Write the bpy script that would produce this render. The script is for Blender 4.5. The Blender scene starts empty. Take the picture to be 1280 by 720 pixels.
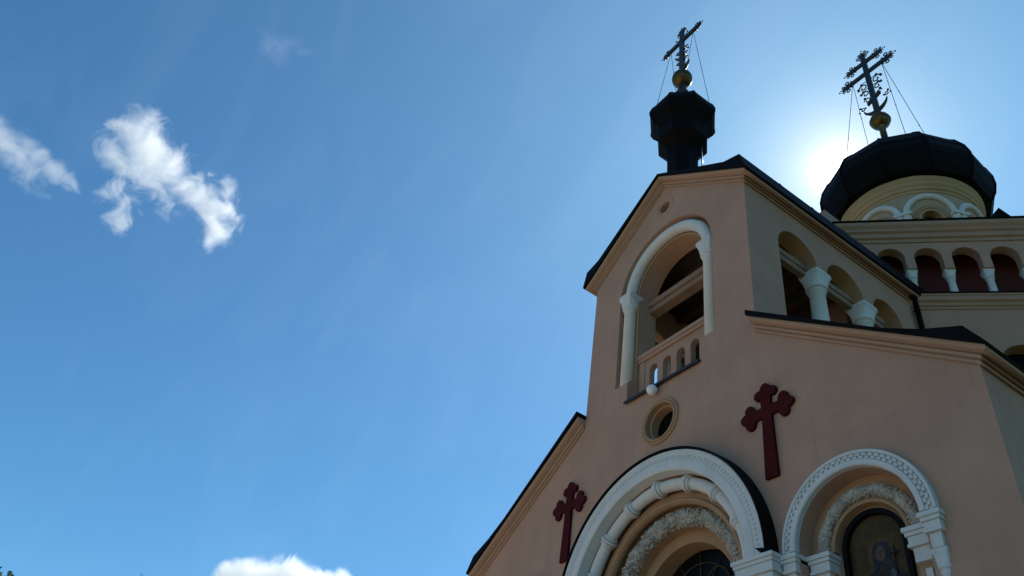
import bpy, bmesh, math, random
from mathutils import Vector, Matrix, noise
random.seed(7)
sc = bpy.context.scene
PI = math.pi
R = math.radians

# ------------------------------------------------------------------ camera
GZ = -8.1                                     # ground level (facade coordinates: z=0 is just above the portal springing)
CAM = Vector((10.9395, -10.0, -6.4966))
right = Vector((0.56588, 0.81263, 0.13936))
up = Vector((0.48113, -0.46273, 0.74457))
fwd = Vector((-0.66955, 0.35428, 0.65283))
cd = bpy.data.cameras.new('camera'); cam = bpy.data.objects.new('camera', cd)
sc.collection.objects.link(cam)
m = Matrix((right, up, -fwd)).transposed().to_4x4(); m.translation = CAM
cam.matrix_world = m
cd.sensor_width = 36; cd.lens = 975.85 / 1280 * 36
cd.clip_start = .1; cd.clip_end = 6000
sc.camera = cam

# ------------------------------------------------------------------ sky, sun, exposure
SKY_TINT = (.474, .916, 1.11, 1)
AUREOLE = ((6, (.74, 1.04, 1.13)), (90, (.45, .4, .3)), (300, (3.4, 2.5, 1.5)), (900, (2., 1.8, 1.5)), (4000, (16., 15., 13.)))   # (power of the cosine to the sun, radiance)
SUN_EL, SUN_AZ = 48.7, -29.75                  # azimuth from +Y towards +X
sun_dir = Vector((math.sin(R(SUN_AZ)) * math.cos(R(SUN_EL)), math.cos(R(SUN_AZ)) * math.cos(R(SUN_EL)), math.sin(R(SUN_EL))))
w = bpy.data.worlds.new('World'); sc.world = w; w.use_nodes = True
nt = w.node_tree; nt.nodes.clear()
wo = nt.nodes.new('ShaderNodeOutputWorld'); bg = nt.nodes.new('ShaderNodeBackground'); sky = nt.nodes.new('ShaderNodeTexSky')
sky.sky_type = 'NISHITA'; sky.sun_disc = False
sky.sun_elevation = R(SUN_EL); sky.sun_rotation = R(SUN_AZ) % (2 * PI)
sky.altitude = 400; sky.air_density = 1.0; sky.dust_density = 0.3; sky.ozone_density = 1.0
bg.inputs['Strength'].default_value = 0.10
# the sky's own colour balance, and the circumsolar aureole that thin haze makes round the sun
NL = nt.links.new
tint = nt.nodes.new('ShaderNodeMixRGB'); tint.blend_type = 'MULTIPLY'; tint.inputs[0].default_value = 1; tint.inputs[2].default_value = SKY_TINT
NL(sky.outputs[0], tint.inputs[1])
geo = nt.nodes.new('ShaderNodeTexCoord'); dt = nt.nodes.new('ShaderNodeVectorMath'); dt.operation = 'DOT_PRODUCT'
NL(geo.outputs['Generated'], dt.inputs[0]); dt.inputs[1].default_value = sun_dir
acc = tint.outputs[0]
for power, amp in AUREOLE:
    mx0 = nt.nodes.new('ShaderNodeMath'); mx0.operation = 'MAXIMUM'; NL(dt.outputs['Value'], mx0.inputs[0]); mx0.inputs[1].default_value = 0
    pw = nt.nodes.new('ShaderNodeMath'); pw.operation = 'POWER'; NL(mx0.outputs[0], pw.inputs[0]); pw.inputs[1].default_value = power
    cm = nt.nodes.new('ShaderNodeMixRGB'); cm.blend_type = 'ADD'; cm.inputs[2].default_value = amp + (1,)
    NL(pw.outputs[0], cm.inputs[0]); NL(acc, cm.inputs[1]); acc = cm.outputs[0]
# a very thin veil of high cirrus, streaked across the sky
mpc = nt.nodes.new('ShaderNodeMapping'); mpc.inputs['Rotation'].default_value = (.5, .9, .3); mpc.inputs['Scale'].default_value = (1.6, 5.5, 2.2)
NL(geo.outputs['Generated'], mpc.inputs['Vector'])
nc = nt.nodes.new('ShaderNodeTexNoise'); nc.inputs['Scale'].default_value = 1.7; nc.inputs['Detail'].default_value = 7; nc.inputs['Roughness'].default_value = .58; nc.inputs['Distortion'].default_value = .8
NL(mpc.outputs[0], nc.inputs['Vector'])
mrc = nt.nodes.new('ShaderNodeMapRange'); mrc.inputs[1].default_value = .46; mrc.inputs[2].default_value = .85; mrc.inputs[3].default_value = 0; mrc.inputs[4].default_value = .13
NL(nc.outputs['Fac'], mrc.inputs[0])
mxc = nt.nodes.new('ShaderNodeMixRGB'); mxc.blend_type = 'ADD'; mxc.inputs[2].default_value = (2.2, 2.35, 2.5, 1)
NL(mrc.outputs[0], mxc.inputs[0]); NL(acc, mxc.inputs[1]); acc = mxc.outputs[0]
NL(acc, bg.inputs['Color']); NL(bg.outputs[0], wo.inputs['Surface'])
sl = bpy.data.lights.new('sun', 'SUN'); sl.energy = 5; sl.angle = R(.53); sl.color = (1, .92, .80)
so = bpy.data.objects.new('sun', sl); sc.collection.objects.link(so)
so.rotation_euler = sun_dir.to_track_quat('Z', 'Y').to_euler(); so.location = (0, 0, 60)
sc.view_settings.view_transform = 'Standard'; sc.view_settings.look = 'None'
sc.view_settings.exposure = 0.25; sc.view_settings.gamma = 1; sc.view_settings.use_curve_mapping = False
sc.render.engine = 'CYCLES'
sc.cycles.use_denoising = True
sc.cycles.max_bounces = 10; sc.cycles.diffuse_bounces = 5; sc.cycles.volume_bounces = 8
sc.cycles.volume_step_rate = 0.15; sc.cycles.volume_max_steps = 512

# ------------------------------------------------------------------ materials
def newmat(name):
    mt = bpy.data.materials.new(name); mt.use_nodes = True
    t = mt.node_tree; b = t.nodes['Principled BSDF']
    return mt, t, b
def N(t, kind, **kw):
    n = t.nodes.new(kind)
    for k, v in kw.items():
        if k in n.inputs: n.inputs[k].default_value = v
        else: setattr(n, k, v)
    return n
def mat(name, col, rough=.8, var=.12, scale=3., bump=.0, bscale=120., metal=0., spec=.4, streak=0., dark=None):
    """painted / plastered surface: base colour with broad mottling, optional rain streaks and a fine grain bump"""
    mt, t, b = newmat(name); L = t.links.new
    tc = N(t, 'ShaderNodeTexCoord')
    n1 = N(t, 'ShaderNodeTexNoise', Scale=scale, Detail=6., Roughness=.62); L(tc.outputs['Object'], n1.inputs['Vector'])
    cr = N(t, 'ShaderNodeValToRGB')
    d = dark if dark else tuple(c * (1 - var) for c in col)
    cr.color_ramp.elements[0].position = .3; cr.color_ramp.elements[0].color = (*d, 1)
    cr.color_ramp.elements[1].position = .7; cr.color_ramp.elements[1].color = (*[min(1, c * (1 + var * .5)) for c in col], 1)
    L(n1.outputs['Fac'], cr.inputs['Fac'])
    out = cr.outputs['Color']
    if streak:
        mp = N(t, 'ShaderNodeMapping'); mp.inputs['Scale'].default_value = (5, 5, .35); L(tc.outputs['Object'], mp.inputs['Vector'])
        n2 = N(t, 'ShaderNodeTexNoise', Scale=1.2, Detail=5., Roughness=.6); L(mp.outputs[0], n2.inputs['Vector'])
        mr = N(t, 'ShaderNodeMapRange'); mr.inputs[1].default_value = .52; mr.inputs[2].default_value = .75; mr.inputs[4].default_value = streak
        L(n2.outputs['Fac'], mr.inputs[0])
        mx = N(t, 'ShaderNodeMixRGB'); mx.blend_type = 'MULTIPLY'; mx.inputs[2].default_value = (.62, .6, .58, 1)
        L(mr.outputs[0], mx.inputs[0]); L(out, mx.inputs[1]); out = mx.outputs[0]
    L(out, b.inputs['Base Color'])
    b.inputs['Roughness'].default_value = rough; b.inputs['Metallic'].default_value = metal
    b.inputs['Specular IOR Level'].default_value = spec
    if bump:
        n3 = N(t, 'ShaderNodeTexNoise', Scale=bscale, Detail=3.); L(tc.outputs['Object'], n3.inputs['Vector'])
        bp = N(t, 'ShaderNodeBump', Strength=bump, Distance=.01); L(n3.outputs['Fac'], bp.inputs['Height'])
        L(bp.outputs[0], b.inputs['Normal'])
    return mt
PLASTER = mat('salmon_plaster', (.44, .268, .195), .92, .13, .9, .6, 45, streak=.22)
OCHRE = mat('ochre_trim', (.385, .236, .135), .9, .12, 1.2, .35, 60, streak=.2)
WHITE = mat('white_stucco', (.62, .63, .625), .85, .08, 1.5, .3, 70, streak=.25)
STONE = mat('carved_stucco', (.48, .45, .40), .9, .25, 9, .4, 80)
ROOF = mat('dark_sheet_metal', (.0055, .005, .005), .6, .35, 1.3, .15, 14, metal=.0, spec=.07)
DOMEM = mat('black_dome_sheet', (.005, .0045, .0045), .6, .35, 1.5, .2, 12, spec=.06)
REDW = mat('oxblood_paint', (.062, .006, .008), .85, .3, 2, .3, 50, spec=.12)
REDP = mat('red_brown_boards', (.10, .018, .016), .8, .3, 2.5, .3, 30)
IRON = mat('dark_iron', (.02, .02, .024), .5, .3, 6, .1, 40, spec=.5)
GOLD = mat('tarnished_gilding', (.13, .085, .035), .4, .3, 6, .1, 30, metal=1.)
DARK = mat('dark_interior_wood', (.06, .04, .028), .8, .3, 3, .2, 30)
GLASS = mat('dark_glazing', (.004, .004, .005), .35, .2, 2, 0, spec=.12)
BRONZE = mat('bell_bronze', (.18, .11, .05), .4, .3, 4, .1, 30, metal=1.)
GLOBE = mat('opal_globe', (.8, .82, .82), .25, .04, 4, 0)
BARK = mat('bark', (.09, .065, .045), .9, .3, 6, .5, 20)
LEAD = mat('sill_flashing', (.03, .029, .03), .5, .3, 2, .1, 20)
def leafmat():
    mt, t, b = newmat('foliage'); L = t.links.new
    g = N(t, 'ShaderNodeNewGeometry'); cr = N(t, 'ShaderNodeValToRGB')
    cr.color_ramp.elements[0].color = (.028, .05, .012, 1); cr.color_ramp.elements[1].color = (.10, .11, .03, 1)
    L(g.outputs['Random Per Island'], cr.inputs['Fac']); L(cr.outputs[0], b.inputs['Base Color'])
    b.inputs['Roughness'].default_value = .6
    return mt
LEAF = leafmat()
def groundmat(name, c1, c2, scale):
    mt, t, b = newmat(name); L = t.links.new
    tc = N(t, 'ShaderNodeTexCoord'); n = N(t, 'ShaderNodeTexNoise', Scale=scale, Detail=8., Roughness=.65)
    L(tc.outputs['Object'], n.inputs['Vector']); cr = N(t, 'ShaderNodeValToRGB')
    cr.color_ramp.elements[0].position = .3; cr.color_ramp.elements[1].position = .7
    cr.color_ramp.elements[0].color = (*c1, 1); cr.color_ramp.elements[1].color = (*c2, 1)
    L(n.outputs['Fac'], cr.inputs[0]); L(cr.outputs[0], b.inputs['Base Color']); b.inputs['Roughness'].default_value = .95
    return mt
GRASS = groundmat('lawn_grass', (.05, .075, .022), (.09, .11, .035), .6)
PAVE = groundmat('gravel_paving', (.42, .31, .21), (.54, .42, .30), 1.4)

# ------------------------------------------------------------------ mesh helpers
class MB:
    def __init__(s): s.v = []; s.f = []; s.mi = []; s.sm = []
    def add(s, vs, fs, mi=0, smooth=False, T=None):
        o = len(s.v)
        s.v += [tuple(T @ Vector(p)) if T else tuple(p) for p in vs]
        for f in fs: s.f.append(tuple(i + o for i in f)); s.mi.append(mi); s.sm.append(smooth)
    def box(s, x0, x1, y0, y1, z0, z1, mi=0, T=None):
        v = [(x, y, z) for x in (x0, x1) for y in (y0, y1) for z in (z0, z1)]
        s.add(v, [(0, 1, 3, 2), (4, 6, 7, 5), (0, 4, 5, 1), (2, 3, 7, 6), (0, 2, 6, 4), (1, 5, 7, 3)], mi, False, T)
    def prism(s, poly, axis, a, b, mi=0, T=None):
        """convex or simple polygon extruded along an axis; poly is 2-D"""
        n = len(poly)
        def P(p, t): return (t, p[0], p[1]) if axis == 'x' else (p[0], t, p[1]) if axis == 'y' else (p[0], p[1], t)
        v = [P(p, a) for p in poly] + [P(p, b) for p in poly]
        s.add(v, [tuple(range(n)), tuple(range(2 * n - 1, n - 1, -1))] + [(i, i + n, (i + 1) % n + n, (i + 1) % n) for i in range(n)], mi, False, T)
    def tube(s, path, r, n=8, mi=0, closed=False, smooth=True, T=None):
        P = [Vector(p) for p in path]; m_ = len(P); vs = []; prev = None
        for i, p in enumerate(P):
            if closed: d = P[(i + 1) % m_] - P[i - 1]
            else: d = P[min(i + 1, m_ - 1)] - P[max(i - 1, 0)]
            d.normalize()
            if prev is None:
                a = Vector((0, 0, 1)) if abs(d.z) < .9 else Vector((1, 0, 0)); e = d.cross(a).normalized()
            else: e = (prev - d * prev.dot(d)).normalized()
            prev = e; g = d.cross(e); rr = r[i] if isinstance(r, (list, tuple)) else r
            vs += [p + (e * math.cos(2 * PI * k / n) + g * math.sin(2 * PI * k / n)) * rr for k in range(n)]
        fs = []
        for i in range(m_ if closed else m_ - 1):
            for k in range(n):
                j = (i + 1) % m_
                fs.append((i * n + k, i * n + (k + 1) % n, j * n + (k + 1) % n, j * n + k))
        if not closed: fs += [tuple(range(n - 1, -1, -1)), tuple(range((m_ - 1) * n, m_ * n))]
        s.add(vs, fs, mi, smooth, T)
    def lathe(s, c, prof, n=24, mi=0, smooth=True, phase=0., T=None, cap=True):
        vs = []; fs = []
        for r, z in prof:
            vs += [(c[0] + r * math.cos(2 * PI * k / n + phase), c[1] + r * math.sin(2 * PI * k / n + phase), c[2] + z) for k in range(n)]
        for i in range(len(prof) - 1):
            for k in range(n): fs.append((i * n + k, i * n + (k + 1) % n, (i + 1) * n + (k + 1) % n, (i + 1) * n + k))
        if cap: fs += [tuple(range(n - 1, -1, -1)), tuple(range((len(prof) - 1) * n, len(prof) * n))]
        s.add(vs, fs, mi, smooth, T)
    def ball(s, c, r, n=16, mi=0, T=None):
        s.lathe(c, [(r * math.sin(PI * (i + .001) / 12.002) , -r * math.cos(PI * (i + .001) / 12.002)) for i in range(13)], n, mi, True, 0, T)
    def sweep(s, path, prof, nrm, side, mi=0, smooth=False, closed=False, T=None):
        """mitred moulding: prof (d along nrm, h in the plane, to the `side` hand of the path)"""
        P = [Vector(p) for p in path]; nrm = Vector(nrm).normalized(); m_ = len(P); vs = []; k = len(prof)
        for i in range(m_):
            ds = []
            if i > 0 or closed: ds.append((P[i] - P[i - 1]).normalized())
            if i < m_ - 1 or closed: ds.append((P[(i + 1) % m_] - P[i]).normalized())
            hs = [d.cross(nrm) * side for d in ds]
            h = sum(hs, Vector()) ; h.normalize(); h = h / max(.3, h.dot(hs[0]))
            vs += [P[i] + nrm * d + h * q for d, q in prof]
        fs = []
        for i in range(m_ if closed else m_ - 1):
            j = (i + 1) % m_
            for a in range(k): fs.append((i * k + a, i * k + (a + 1) % k, j * k + (a + 1) % k, j * k + a))
        if not closed: fs += [tuple(range(k - 1, -1, -1)), tuple(range((m_ - 1) * k, m_ * k))]
        s.add(vs, fs, mi, smooth, T)
    def slab(s, outline, holes, t0, t1, M, mi=0, mi_hole=None):
        """flat wall with openings: 2-D outline and holes, thickness t0..t1 along the third axis of M (cols = u, v, w, origin)"""
        cu = bpy.data.curves.new('tmp', 'CURVE'); cu.dimensions = '2D'; cu.fill_mode = 'BOTH'; cu.extrude = abs(t1 - t0) / 2
        for loop in [outline] + holes:
            sp = cu.splines.new('POLY'); sp.points.add(len(loop) - 1); sp.use_cyclic_u = True
            for q, p in zip(sp.points, loop): q.co = (p[0], p[1], 0, 1)
        ob = bpy.data.objects.new('tmp', cu); sc.collection.objects.link(ob)
        dg = bpy.context.evaluated_depsgraph_get(); dg.update()
        me = bpy.data.meshes.new_from_object(ob.evaluated_get(dg))
        mid = (t0 + t1) / 2; vs = [M @ Vector((v.co.x, v.co.y, v.co.z + mid)) for v in me.vertices]
        o = len(s.v); s.v += [tuple(v) for v in vs]
        def on_outline(c):
            for i in range(len(outline)):
                a = Vector(outline[i]); b = Vector(outline[(i + 1) % len(outline)]); ab = b - a
                q = max(0, min(1, (c - a).dot(ab) / max(ab.length_squared, 1e-12)))
                if (a + ab * q - c).length < 2e-3: return True
            return False
        for p in me.polygons:
            k = mi
            if mi_hole is not None and abs(p.normal.z) < .5 and not on_outline(Vector(p.center[:2])): k = mi_hole
            s.f.append(tuple(i + o for i in p.vertices)); s.mi.append(k); s.sm.append(False)
        bpy.data.objects.remove(ob); bpy.data.curves.remove(cu); bpy.data.meshes.remove(me)
    def build(s, name, mats, parent=None, bevel=0., merge=True):
        me = bpy.data.meshes.new(name); me.from_pydata(s.v, [], s.f)
        for mm in (mats if isinstance(mats, (list, tuple)) else [mats]): me.materials.append(mm)
        me.polygons.foreach_set('material_index', s.mi); me.polygons.foreach_set('use_smooth', s.sm)
        bm = bmesh.new(); bm.from_mesh(me)
        if merge: bmesh.ops.remove_doubles(bm, verts=bm.verts, dist=1e-5)
        bmesh.ops.recalc_face_normals(bm, faces=bm.faces); bm.to_mesh(me); bm.free()
        o = bpy.data.objects.new(name, me); sc.collection.objects.link(o)
        if bevel:
            bv = o.modifiers.new('bevel', 'BEVEL'); bv.width = bevel; bv.segments = 2; bv.limit_method = 'ANGLE'; bv.angle_limit = R(40)
        if parent:
            o.parent = parent
            if parent.parent is None: o.matrix_parent_inverse = Matrix.Translation(-parent.location)
        return o
def thing(name, label, cat, loc, group=None):
    o = bpy.data.objects.new(name, None); sc.collection.objects.link(o); o.location = loc
    o.empty_display_size = .2
    return tag(o, label, cat, group)
def tag(o, label=None, cat=None, group=None, kind=None):
    if label: o['label'] = label
    if cat: o['category'] = cat
    if group: o['group'] = group
    if kind: o['kind'] = kind
    return o
def arch(cx, zc, r, zb, n=32, seg0=0., ):
    """arch-topped opening outline, counter-clockwise from bottom left"""
    return [(cx - r, zb), (cx + r, zb)] + [(cx + r * math.cos(PI * i / n), zc + r * math.sin(PI * i / n)) for i in range(n + 1)]
def arcpts(cx, y, zc, r, a0=0, a1=180, n=48):
    return [(cx + r * math.cos(R(a0 + (a1 - a0) * i / n)), y, zc + r * math.sin(R(a0 + (a1 - a0) * i / n))) for i in range(n + 1)]
def circ(cx, cz, r, n=32): return [(cx + r * math.cos(2 * PI * i / n), cz + r * math.sin(2 * PI * i / n)) for i in range(n)]
MF = Matrix(((1, 0, 0, 0), (0, 0, 1, 0), (0, 1, 0, 0), (0, 0, 0, 1)))          # (u,v,w) -> (x, z) with w = +y
MS = Matrix(((0, 0, 1, 0), (1, 0, 0, 0), (0, 1, 0, 0), (0, 0, 0, 1)))          # (u,v,w) -> y, z with w = +x

# ------------------------------------------------------------------ ground
g = MB(); g.add([(-900, -900, GZ), (900, -900, GZ), (900, 900, GZ), (-900, 900, GZ)], [(0, 1, 2, 3)])
tag(g.build('ground', GRASS), kind='structure')
g = MB(); g.add([(-40, -60, GZ + .004), (13, -60, GZ + .004), (13, -.3, GZ + .004), (-40, -.3, GZ + .004)], [(0, 1, 2, 3)])
tag(g.build('plaza', PAVE), kind='structure')

# ------------------------------------------------------------------ church
church = thing('church', 'salmon plastered orthodox church with gabled belfry, arched portal and black dome', 'church', (0, 0, GZ))
def part(mb, name, mats, parent=church, bevel=0., label=None):
    o = mb.build(name, mats, parent, bevel)
    if label: o['label'] = label
    return o

# facade wall: narthex gable and tower front in one plane
W, E = 2.75, 6.68
ZT, ZA = 8.45, 10.58                   # tower eave / apex (underside of cornice)
ZL0, ZL1 = 3.81, .98                  # narthex rake at tower / at outer corner
PZ = -.9                               # springing of the portal arches
NX, NZ = 4.3, -.93                     # side niche
outline = [(-E, GZ), (E, GZ), (E, ZL1), (W, ZL0), (W, ZT), (0, ZA), (-W, ZT), (-W, ZL0), (-E, ZL1)]
niche = [(-1.2, 3.9), (1.2, 3.9), (1.2, 4.5), (1.66, 4.5)] + [(1.66 * math.cos(PI * i / 40), 7.38 + 1.66 * math.sin(PI * i / 40)) for i in range(41)] + [(-1.66, 4.5), (-1.2, 4.5)]
fw = MB()
fw.slab(outline, [niche, circ(0, 9.77, .19), circ(-.02, 2.9, .46), arch(0, PZ, 2.36, GZ + .3), arch(NX, NZ, 1.06, -4.6), arch(-NX, NZ, 1.06, -4.6)], 0, .3, MF, 0, 1)
# sloped shoulders under the belfry columns
for sx in (-1, 1):
    a, b = sorted((sx * 1.205, sx * 1.655))
    fw.prism([(.004, 4.503), (.298, 4.503), (.298, 4.82)], 'x', a, b, 0)
part(fw, 'facade_wall', [PLASTER, PLASTER])
# inner leaf of the belfry front
iw = MB()
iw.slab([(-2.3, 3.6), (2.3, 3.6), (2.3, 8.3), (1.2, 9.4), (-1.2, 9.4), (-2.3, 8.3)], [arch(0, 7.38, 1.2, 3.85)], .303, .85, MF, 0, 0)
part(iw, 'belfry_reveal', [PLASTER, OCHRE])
mo = MB()
mo.sweep([(1.2, .3, 4.6)] + arcpts(0, .3, 7.38, 1.2) + [(-1.2, .3, 4.6)], [(0, 0), (.05, 0), (.06, .05), (.04, .09), (0, .1)], (0, -1, 0), 1, 0)
part(mo, 'reveal_moulding', OCHRE)
# roll arch + two columns
ra = MB(); ra.tube(arcpts(0, .16, 7.38, 1.42, n=56), .155, 14)
part(ra, 'roll_arch', WHITE)
def sq(r, e, k, n=24):
    """superellipse point: e=2 round, larger e squarer"""
    a = 2 * PI * k / n; c, s_ = math.cos(a), math.sin(a)
    q = (abs(c) ** e + abs(s_) ** e) ** (-1 / e); return r * q * c, r * q * s_
def column(cx, cy, zb, zt, r, caph, parent, capw=None, base=True):
    mb = MB(); capw = capw or r * 1.4
    foot = [(r * 1.35, zb), (r * 1.35, zb + .08), (r * 1.15, zb + .14), (r, zb + .2)] if base else [(r * 1.02, zb)]
    mb.lathe((cx, cy, 0), foot + [(r * .94, zt - caph - .07), (r * 1.1, zt - caph - .05), (r * 1.12, zt - caph - .02), (r, zt - caph)], 20)
    o = mb.build('column', WHITE, parent)
    k = MB(); rings = [(r * 1.0, 2, 0), (r * 1.28, 2.1, .08), (r + (capw - r) * .72, 2.6, .34), (capw * .96, 5, .62), (capw, 10, .74), (capw, 10, .78), (capw * 1.05, 14, .8), (capw * 1.05, 14, 1)]
    vs = []; n = 24
    for rr, e, t in rings:
        vs += [(cx + sq(rr, e, q, n)[0], cy + sq(rr, e, q, n)[1], zt - caph + caph * t) for q in range(n)]
    k.add(vs, [(i * n + q, i * n + (q + 1) % n, (i + 1) * n + (q + 1) % n, (i + 1) * n + q) for i in range(len(rings) - 1) for q in range(n)] + [tuple(range(n - 1, -1, -1)), tuple(range((len(rings) - 1) * n, len(rings) * n))])
    # carved leaves hugging the bell of the capital
    for q in range(8):
        an = q * PI / 4; f_ = capw * (.78 if q % 2 == 0 else .98)
        k.lathe((cx + math.cos(an) * f_ * .86, cy + math.sin(an) * f_ * .86, zt - caph * .62), [(.002, -caph * .3), (caph * .1, -caph * .1), (caph * .12, caph * .08), (.002, caph * .2)], 6)
    k.build('capital', WHITE, o)
    return o
for sx in (-1, 1): column(sx * 1.42, .16, 4.52, 7.42, .165, .46, church, .225, False)
# balustrade
ba = MB()
ba.slab([(-1.197, 3.86), (1.197, 3.86), (1.197, 5.2), (-1.197, 5.2)], [arch(x, 4.85, .135, 4.02, 14) for x in (-.69, -.23, .23, .69)], .36, .52, MF)
ba.box(-1.198, 1.198, .30, .58, 5.2, 5.29); ba.box(-1.198, 1.198, .27, .61, 5.292, 5.4)
for sx in (-1, 1): ba.box(sx * 1.08 - .09, sx * 1.08 + .09, .335, .54, 3.87, 5.198)
part(ba, 'balustrade', PLASTER, bevel=.008)
si = MB(); si.box(-1.2, 1.22, -.09, .355, 3.865, 3.905); si.box(-1.2, 1.22, -.095, -.06, 3.84, 3.864)
part(si, 'sill_flashing', LEAD)
# ring beam across the openings
bm_ = MB()
for x0, x1, y0, y1 in ((-2.3, 2.3, .56, .92), (2.28, 2.5, .95, 5.3), (-2.5, -2.28, .95, 5.3)):
    bm_.box(x0, x1, y0, y1, 7.2, 7.37); bm_.box(x0 + .03, x1 - .03, y0 + .06, y1 - .02, 7.03, 7.198)
part(bm_, 'ring_beam', mat('beam_paint', (.27, .175, .125), .85, .2, 2.5, .3, 30), bevel=.01)
# oculi
oc = MB()
oc.sweep([(.19 * math.cos(-2 * PI * i / 32), 0, 9.77 + .19 * math.sin(-2 * PI * i / 32)) for i in range(32)], [(0, .06), (.015, .07), (.02, .11), (.015, .14), (0, .15)], (0, -1, 0), -1, 0, closed=True)
oc.lathe((0, 0, 0), [(.24, 0), (.24, .05)], 24, 1, False, 0, Matrix.Translation((0, .26, 9.77)) @ Matrix.Rotation(-PI / 2, 4, 'X'))
part(oc, 'gable_oculus', [PLASTER, DARK])
oc = MB()
cz = 2.9
def ringpath(cx, y, cz, r, n=40): return [(cx + r * math.cos(-2 * PI * i / n), y, cz + r * math.sin(-2 * PI * i / n)) for i in range(n)]
oc.sweep(ringpath(-.02, 0, cz, .46), [(-.004, -.02), (.05, -.02), (.06, .0), (.05, .03), (.03, .035), (.03, .05), (.045, .06), (.045, .09), (.03, .105), (-.004, .11)], (0, -1, 0), -1, 0, closed=True)
oc.sweep(ringpath(-.02, .1, cz, .38), [(-.19, 0), (.02, 0), (.03, .03), (.0, .075), (-.19, .09)], (0, -1, 0), -1, 0, closed=True)
oc.lathe((0, 0, 0), [(.45, 0), (.45, .05)], 32, 1, False, 0, Matrix.Translation((-.02, .29, cz)) @ Matrix.Rotation(-PI / 2, 4, 'X'))
part(oc, 'round_window', [OCHRE, GLASS])

# cornices
PROF = [(-.02, 0), (.05, 0), (.05, .045), (.025, .05), (.025, .068), (.09, .075), (.10, .115), (.07, .12), (.07, .138), (.18, .15), (.23, .165), (.25, .185), (.25, .235), (-.02, .235)]
ST, SL = (ZA - ZT) / W, (ZL0 - ZL1) / (E - W)
CORN = mat('cornice_trim', (.41, .263, .188), .9, .1, 1.2, .3, 60, streak=.15)
def rake(mb, sx, x0, z0, x1, z1, cap0=True):
    """raking cornice from the eave corner (x0) up to x1, mitred in the corner, upright at the top"""
    sl = (z1 - z0) / (x0 - x1); c = 1 / math.cos(math.atan(sl)); n = len(PROF); vs = []
    for d, h in PROF: vs.append((sx * (x0 + max(d, 0)), -d, z0 - sl * max(d, 0) + h * c))
    for d, h in PROF: vs.append((sx * x1, -d, z1 + h * c))
    mb.add(vs, [(a, (a + 1) % n, (a + 1) % n + n, a + n) for a in range(n)] + [tuple(range(n)), tuple(range(2 * n - 1, n - 1, -1))])
def eave(mb, sx, x0, z0, sl, y1):
    c = 1 / math.cos(math.atan(sl)); n = len(PROF); vs = []
    for d, h in PROF: vs.append((sx * (x0 + d), -max(d, 0), z0 - sl * max(d, 0) + h * c))
    for d, h in PROF: vs.append((sx * (x0 + d), y1, z0 - sl * max(d, 0) + h * c))
    mb.add(vs, [(a, (a + 1) % n, (a + 1) % n + n, a + n) for a in range(n)] + [tuple(range(n)), tuple(range(2 * n - 1, n - 1, -1))])
for sx in (-1, 1):
    co = MB(); rake(co, sx, W, ZT, 0, ZA); part(co, 'raking_cornice', CORN)
    co = MB(); eave(co, sx, W, ZT, ST, 6.6); part(co, 'eave_cornice', CORN)
    co = MB(); rake(co, sx, E, ZL1, W + .003, ZL0); part(co, 'raking_cornice', CORN)
    co = MB(); eave(co, sx, E, ZL1, SL, 9.4); part(co, 'eave_cornice', CORN)
    fl = MB(); a, b = sorted((sx * E, sx * (E - .4))); fl.box(a, b, .303, 9.4, GZ, ZL1 + .12); part(fl, 'narthex_flank', PLASTER)

# roofs: dark sheet metal with a flared kick at the eaves
rf = MB()
for sx in (-1, 1):
    z = lambda x: ZA + .29 - ST * x
    poly = [(0, z(0)), (3.02, z(3.02)), (3.06, z(3.06) + .06), (2.93, 9.08), (2.43, 9.24), (0, 10.94)]
    rf.prism([(sx * a, b) for a, b in poly], 'y', -.31, 6.9)
for i in range(12):                              # standing seams along the slope
    y = -.05 + i * .58
    for sx in (-1, 1):
        rf.prism([(sx * .02, 10.9), (sx * 2.4, 9.24), (sx * 2.4, 9.28), (sx * .02, 10.96)], 'y', y, y + .03)
for sx in (-1, 1):                               # snow guards along the eaves
    for y in (1.15, 2.35, 3.55, 4.75):
        rf.prism([(y, 9.03), (y + .14, 9.03), (y + .11, 9.2), (y + .03, 9.2)], 'x', sx * 2.84, sx * 2.88)
part(rf, 'tower_roof', ROOF)
for sx in (-1, 1):
    rf = MB(); z = lambda x: ZL0 + .282 - SL * (x - W)
    poly = [(W + .003, z(W)), (6.95, z(6.95)), (6.98, z(6.98) + .05), (6.74, 1.5), (6.12, 1.79), (5.5, 2.17), (W + .003, 4.22)]
    rf.prism([(sx * a, b) for a, b in poly], 'y', -.31, 9.5)
    part(rf, 'narthex_roof', ROOF)

# tower flanks
sw = MB()
spec = [(1.72, .68), (3.44, .68), (5.07, .57)]
hole = []
for cy, r in spec: hole.append(arch(cy, 7.12, r, 4.6, 28))
# arches share one open strip below the springing; slim piers of wall remain only above the capitals
zt = 7.12
loop = [(1.04, 4.6), (5.64, 4.6), (5.64, zt)]
for cy, r in reversed(spec):
    loop += [(cy + r * math.cos(PI * i / 28), zt + r * math.sin(PI * i / 28)) for i in range(29)]
for sx in (-1, 1):
    a, b = sorted((sx * W, sx * (W - .45)))
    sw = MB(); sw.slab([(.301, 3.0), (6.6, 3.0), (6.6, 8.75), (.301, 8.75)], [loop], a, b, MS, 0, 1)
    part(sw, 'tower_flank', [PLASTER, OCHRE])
for sx in (-1, 1):
    for cy in (2.58, 4.31): column(sx * 2.52, cy, 4.62, 7.12, .195, .5, church, .265)
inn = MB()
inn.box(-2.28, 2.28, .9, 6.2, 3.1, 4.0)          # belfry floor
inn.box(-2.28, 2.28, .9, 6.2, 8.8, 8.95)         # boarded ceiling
inn.box(-2.28, 2.28, 5.9, 6.3, 4.0, 8.8)
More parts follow.
